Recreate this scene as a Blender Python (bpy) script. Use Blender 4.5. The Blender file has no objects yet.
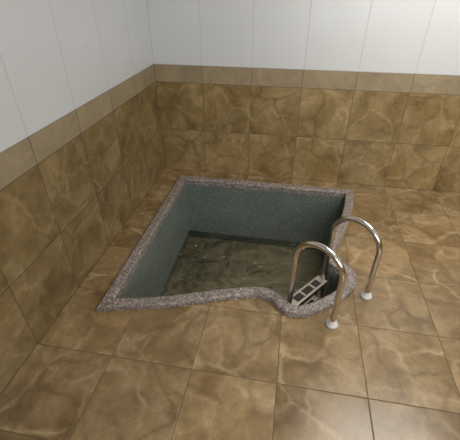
import bpy, bmesh, math, random
from mathutils import Vector, Matrix
from mathutils.geometry import tessellate_polygon
random.seed(3)
sc=bpy.context.scene
sc.view_settings.view_transform='Standard'
sc.view_settings.look='None'
def s2l(c):
    r=[]
    for v in c[:3]:
        v=v/255.0
        r.append(v/12.92 if v<=0.04045 else ((v+0.055)/1.055)**2.4)
    return (r[0],r[1],r[2],1.0)
# ------------------------------------------------------------------ helpers
class NT:
    def __init__(s,name):
        s.m=bpy.data.materials.new(name); s.m.use_nodes=True
        s.t=s.m.node_tree; s.t.nodes.clear()
        s.out=s.n('ShaderNodeOutputMaterial'); s.b=s.n('ShaderNodeBsdfPrincipled')
        s.l(s.b.outputs[0],s.out.inputs[0])
    def n(s,t,**k):
        x=s.t.nodes.new(t)
        for a,b in k.items(): setattr(x,a,b)
        return x
    def l(s,a,b): s.t.links.new(a,b)
    def set(s,inp,v):
        if hasattr(v,'links') or isinstance(v,bpy.types.NodeSocket): s.l(v,inp)
        else: inp.default_value=v
    def math(s,op,a,b=None,c=None,clamp=False):
        x=s.n('ShaderNodeMath',operation=op,use_clamp=clamp)
        s.set(x.inputs[0],a)
        if b is not None: s.set(x.inputs[1],b)
        if c is not None: s.set(x.inputs[2],c)
        return x.outputs[0]
    def mix(s,f,a,b,bt='MIX'):
        x=s.n('ShaderNodeMix',data_type='RGBA',blend_type=bt)
        s.set(x.inputs[0],f); s.set(x.inputs[6],a); s.set(x.inputs[7],b)
        return x.outputs[2]
    def ramp(s,f,stops):
        x=s.n('ShaderNodeValToRGB'); e=x.color_ramp.elements
        while len(e)<len(stops): e.new(0.5)
        for i,(p,c) in enumerate(stops):
            e[i].position=p; e[i].color=c if len(c)==4 else (*c,1)
        s.l(f,x.inputs[0]); return x.outputs[0]
    def noise(s,v,scale,detail=4,rough=0.5,dist=0.0):
        x=s.n('ShaderNodeTexNoise'); s.l(v,x.inputs['Vector'])
        x.inputs['Scale'].default_value=scale; x.inputs['Detail'].default_value=detail
        x.inputs['Roughness'].default_value=rough; x.inputs['Distortion'].default_value=dist
        return x.outputs['Fac']
def G(v): return (v,v,v,1)

def stone_tile(name, axes, tile, stops, vein, grout, seed=0.0, u0=0.0, v0=0.0, rough=0.3,
               band=None, upper=None, gw=0.0038, veinamt=0.5, dark=(84,66,40), darkamt=0.5):
    """glazed stone tiles; axes = indices of world axes used as u,v"""
    N=NT(name)
    g=N.n('ShaderNodeNewGeometry'); sp=N.n('ShaderNodeSeparateXYZ'); N.l(g.outputs['Position'],sp.inputs[0])
    u=N.math('ADD',sp.outputs[axes[0]],-u0); v=N.math('ADD',sp.outputs[axes[1]],-v0)
    cu=N.math('DIVIDE',u,tile); cv=N.math('DIVIDE',v,tile)
    iu=N.math('FLOOR',cu); iv=N.math('FLOOR',cv)
    fu=N.math('SUBTRACT',cu,iu); fv=N.math('SUBTRACT',cv,iv)
    def edge(f,t):
        a=N.math('MINIMUM',f,N.math('SUBTRACT',1.0,f))
        return N.math('MULTIPLY',a,t)
    eu=edge(fu,tile); ev=edge(fv,tile)
    if band:   # wall: no extra horizontal joints above first band line
        zb,zt=band
        z=sp.outputs[2]
        inl=N.math('LESS_THAN',z,zb-0.01)
        d1=N.math('ABSOLUTE',N.math('SUBTRACT',z,zb)); d2=N.math('ABSOLUTE',N.math('SUBTRACT',z,zt))
        evl=N.math('ADD',ev,N.math('MULTIPLY',N.math('SUBTRACT',1.0,inl),1.0))
        ev=N.math('MINIMUM',evl,N.math('MINIMUM',d1,d2))
    e=N.math('MINIMUM',eu,ev)
    gm=N.n('ShaderNodeMapRange',interpolation_type='SMOOTHSTEP'); N.l(e,gm.inputs[0])
    gm.inputs[1].default_value=gw*0.35; gm.inputs[2].default_value=gw; gm.inputs[3].default_value=1; gm.inputs[4].default_value=0
    groutm=gm.outputs[0]
    cid=N.n('ShaderNodeCombineXYZ'); N.l(iu,cid.inputs[0]); N.l(iv,cid.inputs[1]); cid.inputs[2].default_value=seed
    wn=N.n('ShaderNodeTexWhiteNoise',noise_dimensions='3D'); N.l(cid.outputs[0],wn.inputs['Vector'])
    # per-tile offset coordinates
    pu=N.n('ShaderNodeCombineXYZ'); N.l(u,pu.inputs[0]); N.l(v,pu.inputs[1])
    off=N.n('ShaderNodeVectorMath',operation='SCALE'); N.l(wn.outputs['Color'],off.inputs[0]); off.inputs['Scale'].default_value=37.0
    ad=N.n('ShaderNodeVectorMath',operation='ADD'); N.l(pu.outputs[0],ad.inputs[0]); N.l(off.outputs[0],ad.inputs[1])
    P=ad.outputs[0]
    n1=N.noise(P,3.4,7,0.62,0.6)
    col=N.ramp(n1,stops)
    # broad stone veins: borders of large warped cells, so the lines arc across a tile
    wv=N.n('ShaderNodeTexNoise'); N.l(P,wv.inputs['Vector']); wv.inputs['Scale'].default_value=2.4; wv.inputs['Detail'].default_value=5
    ws=N.n('ShaderNodeVectorMath',operation='SCALE'); N.l(wv.outputs['Color'],ws.inputs[0]); ws.inputs['Scale'].default_value=0.42
    wa=N.n('ShaderNodeVectorMath',operation='ADD'); N.l(P,wa.inputs[0]); N.l(ws.outputs[0],wa.inputs[1])
    def veins(scale,width,amt,sh=0.0):
        mp=N.n('ShaderNodeVectorMath',operation='ADD'); N.l(wa.outputs[0],mp.inputs[0]); mp.inputs[1].default_value=(sh,sh*0.7,sh)
        vo=N.n('ShaderNodeTexVoronoi',feature='DISTANCE_TO_EDGE'); N.l(mp.outputs[0],vo.inputs['Vector']); vo.inputs['Scale'].default_value=scale
        vm=N.n('ShaderNodeMapRange'); N.l(vo.outputs['Distance'],vm.inputs[0]); vm.inputs[1].default_value=0; vm.inputs[2].default_value=width
        vm.inputs[3].default_value=1; vm.inputs[4].default_value=0
        return N.math('MULTIPLY',N.math('POWER',vm.outputs[0],1.8),amt)
    n3=N.noise(P,5,4,0.6)
    fade=N.math('MULTIPLY_ADD',n3,3.4,-1.25,clamp=True)
    inv=N.math('SUBTRACT',1.0,fade)
    va=N.math('MULTIPLY',veins(2.8,0.07,veinamt),fade)
    vb=N.math('MULTIPLY',veins(1.9,0.26,veinamt*0.45),inv)
    col=N.mix(N.math('ADD',va,vb,clamp=True),col,s2l(vein))
    vd=N.math('MULTIPLY',veins(2.6,0.09,darkamt,5.3),N.math('MULTIPLY_ADD',inv,0.8,0.2))
    col=N.mix(vd,col,s2l(dark))
    # fine grain
    n4=N.noise(P,26,5,0.72)
    col=N.mix(0.6,col,N.ramp(n4,[(0.3,G(0.34)),(0.7,G(0.62))]),'OVERLAY')
    # tile to tile brightness
    br=N.math('MULTIPLY_ADD',wn.outputs['Value'],0.20,0.90)
    hs=N.n('ShaderNodeHueSaturation'); N.l(col,hs.inputs['Color']); N.l(br,hs.inputs['Value']); col=hs.outputs[0]
    if band:
        inb=N.math('GREATER_THAN',z,zb)
        bc=N.mix(0.55,col,s2l((160,150,128)))
        col=N.mix(inb,col,bc)
        ab=N.math('GREATER_THAN',z,zt)
        wc=N.mix(N.noise(P,3,3),s2l(upper),s2l([c*0.965 for c in upper]))
        col=N.mix(ab,col,wc)
        gcol=N.mix(ab,s2l(grout),s2l([c*0.86 for c in upper]))
    else: gcol=s2l(grout)
    col=N.mix(N.math('MULTIPLY',groutm,0.75),col,gcol)
    N.l(col,N.b.inputs['Base Color'])
    rr=N.math('MULTIPLY_ADD',n1,0.22,rough-0.1)
    rr=N.math('MAXIMUM',rr,N.math('MULTIPLY',groutm,0.8))
    N.l(rr,N.b.inputs['Roughness'])
    h=N.math('MULTIPLY_ADD',groutm,-1.0,N.math('MULTIPLY',n4,0.12))
    bp=N.n('ShaderNodeBump'); bp.inputs['Strength'].default_value=0.4; bp.inputs['Distance'].default_value=0.003
    N.l(h,bp.inputs['Height']); N.l(bp.outputs[0],N.b.inputs['Normal'])
    return N.m

T=0.445
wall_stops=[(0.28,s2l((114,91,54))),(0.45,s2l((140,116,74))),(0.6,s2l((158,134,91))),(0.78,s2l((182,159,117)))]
left_shade_stops=[(0.28,s2l((98,79,47))),(0.45,s2l((120,100,65))),(0.6,s2l((138,117,80))),(0.78,s2l((160,140,102)))]  # wall tile tones darkened: the left wall's shade is put into the colour
floor_stops=[(0.28,s2l((102,80,50))),(0.45,s2l((129,105,71))),(0.6,s2l((149,124,87))),(0.78,s2l((174,151,114)))]
BAND=(0.89,1.04)
m_back=stone_tile('tile_wall_back',(0,2),T,wall_stops,(202,182,140),(100,84,56),1.0,band=BAND,upper=(216,218,218),veinamt=0.5)
m_left_shaded=stone_tile('tile_wall_left_shaded',(1,2),T,left_shade_stops,(184,164,122),(72,60,40),2.0,band=BAND,upper=(206,208,210),veinamt=0.42)  # veins, grout and upper white dimmed for the same shade
m_floor=stone_tile('tile_floor',(0,1),T,floor_stops,(200,178,140),(88,72,50),3.0,rough=0.25,veinamt=0.58)

def mosaic(name,cell,c1,c2,c3,grout,rough=0.35,vert=True):
    N=NT(name)
    g=N.n('ShaderNodeNewGeometry')
    P=g.outputs['Position']
    vo=N.n('ShaderNodeTexVoronoi',feature='F1'); N.l(P,vo.inputs['Vector']); vo.inputs['Scale'].default_value=1/cell
    vo.inputs['Randomness'].default_value=0.75
    ve=N.n('ShaderNodeTexVoronoi',feature='DISTANCE_TO_EDGE'); N.l(P,ve.inputs['Vector']); ve.inputs['Scale'].default_value=1/cell
    ve.inputs['Randomness'].default_value=0.75
    s=N.n('ShaderNodeSeparateColor'); N.l(vo.outputs['Color'],s.inputs[0])
    col=N.ramp(s.outputs[0],[(0.0,s2l(c1)),(0.5,s2l(c2)),(1.0,s2l(c3))])
    big=N.noise(P,3.0,4,0.6)
    col=N.mix(0.35,col,N.ramp(big,[(0.3,G(0.36)),(0.7,G(0.64))]),'OVERLAY')
    gm=N.math('LESS_THAN',ve.outputs['Distance'],0.09)
    col=N.mix(N.math('MULTIPLY',gm,0.5),col,s2l(grout))
    N.l(col,N.b.inputs['Base Color']); N.b.inputs['Roughness'].default_value=rough
    bp=N.n('ShaderNodeBump'); bp.inputs['Strength'].default_value=0.3; bp.inputs['Distance'].default_value=0.001
    N.l(N.math('MINIMUM',ve.outputs['Distance'],0.15),bp.inputs['Height']); N.l(bp.outputs[0],N.b.inputs['Normal'])
    return N.m
m_curb=mosaic('mosaic_curb',0.010,(104,94,88),(142,131,124),(188,177,169),(96,88,82),0.4)
m_basin=mosaic('mosaic_basin_wall',0.012,(98,107,101),(113,123,116),(132,141,132),(94,102,97),0.32)
def pool_floor_mat():
    N=NT('pool_bottom'); g=N.n('ShaderNodeNewGeometry'); P=g.outputs['Position']
    n=N.noise(P,2.2,5,0.6,1.0)
    col=N.ramp(n,[(0.3,s2l((110,105,88))),(0.5,s2l((134,127,104))),(0.68,s2l((160,149,120)))])
    n4=N.noise(P,60,3,0.6)
    col=N.mix(0.5,col,N.ramp(n4,[(0.3,G(0.36)),(0.7,G(0.64))]),'OVERLAY')
    N.l(col,N.b.inputs['Base Color']); N.b.inputs['Roughness'].default_value=0.4
    return N.m
m_pf=pool_floor_mat()
def simple(name,c,rough=0.5,metal=0.0,amp=0.05,scale=20):
    N=NT(name); g=N.n('ShaderNodeNewGeometry')
    n=N.noise(g.outputs['Position'],scale,3)
    a=s2l(c); b=s2l([max(0,x*(1-amp)) for x in c])
    N.l(N.mix(n,a,b),N.b.inputs['Base Color'])
    N.b.inputs['Roughness'].default_value=rough; N.b.inputs['Metallic'].default_value=metal
    return N.m
m_steel=simple('polished_steel',(224,218,210),0.14,1.0)
m_tread=simple('brushed_steel',(190,182,170),0.35,1.0)
m_rub=simple('tread_rubber',(46,42,38),0.7)
m_white=simple('white_plastic',(222,221,216),0.4)
m_plaster=simple('white_plaster',(220,220,216),0.8)
m_frame=simple('window_frame_paint',(225,225,222),0.4)
def water_mat():
    N=NT('pool_water'); N.t.nodes.remove(N.b)
    tr=N.n('ShaderNodeBsdfTransparent'); tr.inputs[0].default_value=(0.88,0.89,0.84,1)
    gl=N.n('ShaderNodeBsdfGlossy'); gl.inputs['Roughness'].default_value=0.04
    fr=N.n('ShaderNodeFresnel'); fr.inputs[0].default_value=1.5
    g=N.n('ShaderNodeNewGeometry')
    n=N.noise(g.outputs['Position'],6.0,3,0.5,1.2)
    bp=N.n('ShaderNodeBump'); bp.inputs['Strength'].default_value=1.0; bp.inputs['Distance'].default_value=0.06
    N.l(n,bp.inputs['Height'])
    N.l(bp.outputs[0],gl.inputs['Normal']); N.l(bp.outputs[0],fr.inputs['Normal'])
    mx=N.n('ShaderNodeMixShader'); N.l(fr.outputs[0],mx.inputs[0]); N.l(tr.outputs[0],mx.inputs[1]); N.l(gl.outputs[0],mx.inputs[2])
    N.l(mx.outputs[0],N.out.inputs[0]); return N.m
m_water=water_mat()

def mesh(name,verts,faces,mat,parent=None,smooth=False):
    me=bpy.data.meshes.new(name); me.from_pydata([tuple(v) for v in verts],[],faces); me.update()
    o=bpy.data.objects.new(name,me); sc.collection.objects.link(o)
    me.materials.append(mat)
    if smooth:
        for p in me.polygons: p.use_smooth=True
    if parent: o.parent=parent
    return o
def fixn(o):
    bm=bmesh.new(); bm.from_mesh(o.data); bmesh.ops.recalc_face_normals(bm,faces=bm.faces); bm.to_mesh(o.data); bm.free()
def box(name,a,b,mat,parent=None,bev=0.0):
    x0,y0,z0=a; x1,y1,z1=b
    v=[(x0,y0,z0),(x1,y0,z0),(x1,y1,z0),(x0,y1,z0),(x0,y0,z1),(x1,y0,z1),(x1,y1,z1),(x0,y1,z1)]
    f=[(0,3,2,1),(4,5,6,7),(0,1,5,4),(1,2,6,5),(2,3,7,6),(3,0,4,7)]
    o=mesh(name,v,f,mat,parent)
    if bev:
        m=o.modifiers.new('b','BEVEL'); m.width=bev; m.segments=2
    return o
def empty(name,loc=(0,0,0)):
    e=bpy.data.objects.new(name,None); sc.collection.objects.link(e); e.location=loc; return e

# ------------------------------------------------------------------ pool outline (world metres)
back_l=(0.22,-0.18); back_r=(1.92,-0.18)
curve=[(1.92,-0.18),(1.885,-0.46),(1.825,-0.73),(1.745,-0.99),(1.695,-1.14),(1.70,-1.235),(1.765,-1.285),(1.81,-1.36),(1.80,-1.47),
       (1.72,-1.59),(1.60,-1.70),(1.48,-1.775),(1.38,-1.785),(1.31,-1.745),(1.25,-1.685),(1.16,-1.675),(0.94,-1.74),(0.6,-1.86),(0.22,-1.95)]
def cr(pts,n=6):
    out=[]
    P=[Vector(p) for p in pts]; P=[P[0]*2-P[1]]+P+[P[-1]*2-P[-2]]
    for i in range(1,len(P)-2):
        a,b,c,d=P[i-1],P[i],P[i+1],P[i+2]
        for k in range(n):
            t=k/n
            out.append(0.5*((2*b)+(c-a)*t+(2*a-5*b+4*c-d)*t*t+(3*b-a-3*c+d)*t**3))
    out.append(P[-2]); return out
cp=cr(curve)
outline=[Vector(back_l)]+cp      # clockwise seen from above
def offset(poly,d):
    n=len(poly); out=[]
    for i in range(n):
        a,b,c=poly[i-1],poly[i],poly[(i+1)%n]
        e1=(b-a).normalized(); e2=(c-b).normalized()
        n1=Vector((e1.y,-e1.x)); n2=Vector((e2.y,-e2.x))   # inward for clockwise
        m=(n1+n2); m.normalize()
        out.append(b+m*d/max(0.3,m.dot(n1)))
    for k in (1,n-1):   # the two sharp ends of the curved run
        step=1 if k==1 else -1
        s=out[k]
        j=k+step
        d0=(poly[j]-poly[k]).normalized()
        while (out[j]-s).dot(d0)<0.0:
            out[j]=s.copy(); j+=step
    return out
area=sum(outline[i-1].x*outline[i].y-outline[i].x*outline[i-1].y for i in range(len(outline)))
assert area<0
n=len(outline)
pool=empty('sunken_plunge_pool')
# curb profile (inset, z)
CW=0.074
prof=[(0.0,-0.02),(0.0,0.024),(0.003,0.033),(0.010,0.038),(CW-0.012,0.038),(CW-0.004,0.034),(CW,0.024),(CW,-0.02)]
V=[];Fc=[]
for d,z in prof:
    for p in offset(outline,d): V.append((p.x,p.y,z))
for k in range(len(prof)-1):
    for i in range(n):
        j=(i+1)%n; Fc.append((k*n+i,k*n+j,(k+1)*n+j,(k+1)*n+i))
curb=mesh('curb',V,Fc,m_curb,pool); curb.data.validate(); fixn(curb)
inner=offset(outline,CW-0.0002)
ZB=-0.68; ZW=-0.60
V=[(p.x,p.y,0.0) for p in inner]+[(p.x,p.y,ZB) for p in inner]
Fc=[(i,(i+1)%n,n+(i+1)%n,n+i) for i in range(n)]
basin=mesh('basin_walls',V,Fc,m_basin,pool)
inu=[]
for p in inner:
    if not inu or (p-inu[-1]).length>1e-5: inu.append(p)
tri=tessellate_polygon([[Vector((p.x,p.y,0)) for p in inu]])
bot=mesh('basin_bottom',[(p.x,p.y,ZB) for p in inu],[tuple(t) for t in tri],m_pf,pool)
wat=mesh('water_surface',[(p.x,p.y,ZW) for p in inu],[tuple(t) for t in tri],m_water,pool)
for o in (bot,wat):
    if o.data.polygons[0].normal.z<0: o.data.flip_normals()

# ------------------------------------------------------------------ room
XR=4.2; YF=-5.2; H=2.8
rect=[Vector((0,YF,0)),Vector((XR,YF,0)),Vector((XR,0,0)),Vector((0,0,0))]
hole=[Vector((p.x,p.y,0)) for p in offset(outline,0.004)]
tri=tessellate_polygon([rect,hole])
fl=mesh('floor',rect+hole,[tuple(t) for t in tri],m_floor)
bm=bmesh.new(); bm.from_mesh(fl.data)
for f in bm.faces:
    if f.normal.z<0: f.normal_flip()
bm.to_mesh(fl.data); bm.free()
box('wall_back',(-0.12,0,-0.05),(XR+0.12,0.12,H),m_back)
box('wall_left',(-0.12,YF,-0.05),(0,0,H),m_left_shaded)
box('wall_right',(XR,YF,-0.05),(XR+0.12,0,H),m_left_shaded)
# front wall (behind the camera) with window opening
wx0,wx1,wz0,wz1=1.3,3.9,1.0,2.4
def wall_open():
    V=[];Fc=[]
    def bx(a,b):
        k=len(V); x0,y0,z0=a;x1,y1,z1=b
        V.extend([(x0,y0,z0),(x1,y0,z0),(x1,y1,z0),(x0,y1,z0),(x0,y0,z1),(x1,y0,z1),(x1,y1,z1),(x0,y1,z1)])
        Fc.extend([tuple(k+q for q in f) for f in [(0,3,2,1),(4,5,6,7),(0,1,5,4),(1,2,6,5),(2,3,7,6),(3,0,4,7)]])
    a,b=-0.12,XR+0.12; y0,y1=YF-0.12,YF
    bx((a,y0,-0.05),(b,y1,wz0)); bx((a,y0,wz1),(b,y1,H))
    bx((a,y0,wz0),(wx0,y1,wz1)); bx((wx1,y0,wz0),(b,y1,wz1))
    mesh('wall_front',V,Fc,m_back)
wall_open()
box('ceiling',(-0.12,YF-0.12,H),(XR+0.12,0.12,H+0.1),m_plaster)
win=empty('window_1')
y0,y1=YF-0.09,YF-0.03
for nm,a,b in [('frame_bottom',(wx0,y0,wz0),(wx1,y1,wz0+0.05)),('frame_top',(wx0,y0,wz1-0.05),(wx1,y1,wz1)),
               ('frame_side_a',(wx0,y0,wz0+0.05),(wx0+0.05,y1,wz1-0.05)),('frame_side_b',(wx1-0.05,y0,wz0+0.05),(wx1,y1,wz1-0.05)),
               ('mullion',(2.57,y0,wz0+0.05),(2.63,y1,wz1-0.05))]:
    box(nm,a,b,m_frame,win)

# ------------------------------------------------------------------ ladder
lad=empty('pool_ladder')
def tube(name,pts,r,mat,parent,res=10):
    cu=bpy.data.curves.new(name,'CURVE'); cu.dimensions='3D'
    s=cu.splines.new('POLY'); s.points.add(len(pts)-1)
    for i,p in enumerate(pts): s.points[i].co=(*p,1)
    cu.bevel_depth=r; cu.bevel_resolution=res; cu.use_fill_caps=True
    o=bpy.data.objects.new(name,cu); sc.collection.objects.link(o)
    dg=bpy.context.evaluated_depsgraph_get(); me=bpy.data.meshes.new_from_object(o.evaluated_get(dg))
    bpy.data.objects.remove(o)
    o=bpy.data.objects.new(name,me); sc.collection.objects.link(o)
    me.materials.clear(); me.materials.append(mat)
    for p in me.polygons: p.use_smooth=True
    o.parent=parent; return o
A=[Vector((1.38,-1.64)),Vector((1.61,-1.34))]
Ft=[Vector((1.63,-1.80)),Vector((1.86,-1.53))]
ZT=0.505
for i in range(2):
    a,b=A[i],Ft[i]; c=(a+b)/2; hw=(b-a)/2; rad=hw.length
    pts=[(a.x,a.y,-0.66)]
    zc=ZT-rad
    for k in range(25):
        t=math.pi*(1-k/24)
        q=c+hw*math.cos(t); pts.append((q.x,q.y,zc+rad*math.sin(t)))
    pts.append((b.x,b.y,0.0))
    tube('rail_%d'%(i+1),pts,0.0175,m_steel,lad)
    # flange cap
    bm=bmesh.new()
    ps=[(0.036,0.0),(0.036,0.010),(0.030,0.018),(0.023,0.024),(0.023,0.036),(0.0185,0.039)]
    rows=[]
    for r,z in ps:
        rows.append([bm.verts.new((b.x+r*math.cos(q*math.tau/32),b.y+r*math.sin(q*math.tau/32),z)) for q in range(32)])
    for r0,r1 in zip(rows,rows[1:]):
        for q in range(32): bm.faces.new((r0[q],r0[(q+1)%32],r1[(q+1)%32],r1[q]))
    bm.faces.new(rows[0][::-1]); bm.faces.new(rows[-1])
    me=bpy.data.meshes.new('flange_%d'%(i+1)); bm.to_mesh(me); bm.free(); me.materials.append(m_white)
    for p in me.polygons: p.use_smooth=True
    o=bpy.data.objects.new('flange_%d'%(i+1),me); sc.collection.objects.link(o); o.parent=lad
d=(A[1]-A[0]); L=d.length; ang=math.atan2(d.y,d.x); mid=(A[0]+A[1])/2
# each tread: steel tray with turned-down lips and a dark anti-slip pad, bolted between the rails
for k,z in enumerate((-0.06,-0.26,-0.46)):
    for nm,a,b,mt,bv in [('tray',(-L/2+0.012,-0.036,-0.006),(L/2-0.012,0.036,0.006),m_tread,0.003),
                      ('lip_a',(-L/2+0.012,-0.040,-0.028),(L/2-0.012,-0.034,0.006),m_tread,0.002),
                      ('lip_b',(-L/2+0.012,0.034,-0.028),(L/2-0.012,0.040,0.006),m_tread,0.002),
                      ('pad',(-0.125,-0.024,0.006),(0.125,0.024,0.010),m_rub,0.001)]:
        o=box('tread_%d_%s'%(k+1,nm),a,b,mt,lad,bv)
        o.location=(mid.x,mid.y,z); o.rotation_euler=(0,0,ang)
    for s in (-0.05,0.05):   # bright ribs across the pad
        o=box('tread_%d_rib'%(k+1),(s-0.008,-0.024,0.010),(s+0.008,0.024,0.012),m_tread,lad)
        o.location=(mid.x,mid.y,z); o.rotation_euler=(0,0,ang)

# ------------------------------------------------------------------ lights
def area(name,loc,rot,sx,sy,pw,col):
    l=bpy.data.lights.new(name,'AREA'); l.shape='RECTANGLE'; l.size=sx; l.size_y=sy; l.energy=pw; l.color=col
    o=bpy.data.objects.new(name,l); sc.collection.objects.link(o); o.location=loc; o.rotation_euler=rot; return o
area('window_daylight',(2.6,YF+0.01,1.7),(math.radians(90),0,0),2.4,1.2,54,(0.97,0.98,1.0))
area('ceiling_fill',(2.6,-1.3,H-0.02),(0,0,0),1.2,1.2,56,(1.0,0.96,0.90))  # added soft fill under the ceiling, not a fixture of the room
w=bpy.data.worlds.new('World'); sc.world=w; w.use_nodes=True
w.node_tree.nodes['Background'].inputs[0].default_value=(0.8,0.9,1,1); w.node_tree.nodes['Background'].inputs[1].default_value=1.0

# ------------------------------------------------------------------ camera
f=355;p=math.radians(34.6);y=math.radians(10.1)
F=Vector((-math.sin(y)*math.cos(p),math.cos(y)*math.cos(p),-math.sin(p)))
R=Vector((math.cos(y),math.sin(y),0)); U=R.cross(F)
cam=bpy.data.cameras.new('camera'); cam.sensor_fit='HORIZONTAL'; cam.sensor_width=36; cam.lens=36*f/460
co=bpy.data.objects.new('camera',cam); sc.collection.objects.link(co)
M=Matrix((R,U,-F)).transposed().to_4x4(); M.translation=Vector((1.28,-3.26,1.7)); co.matrix_world=M
cam.clip_start=0.05
sc.camera=co
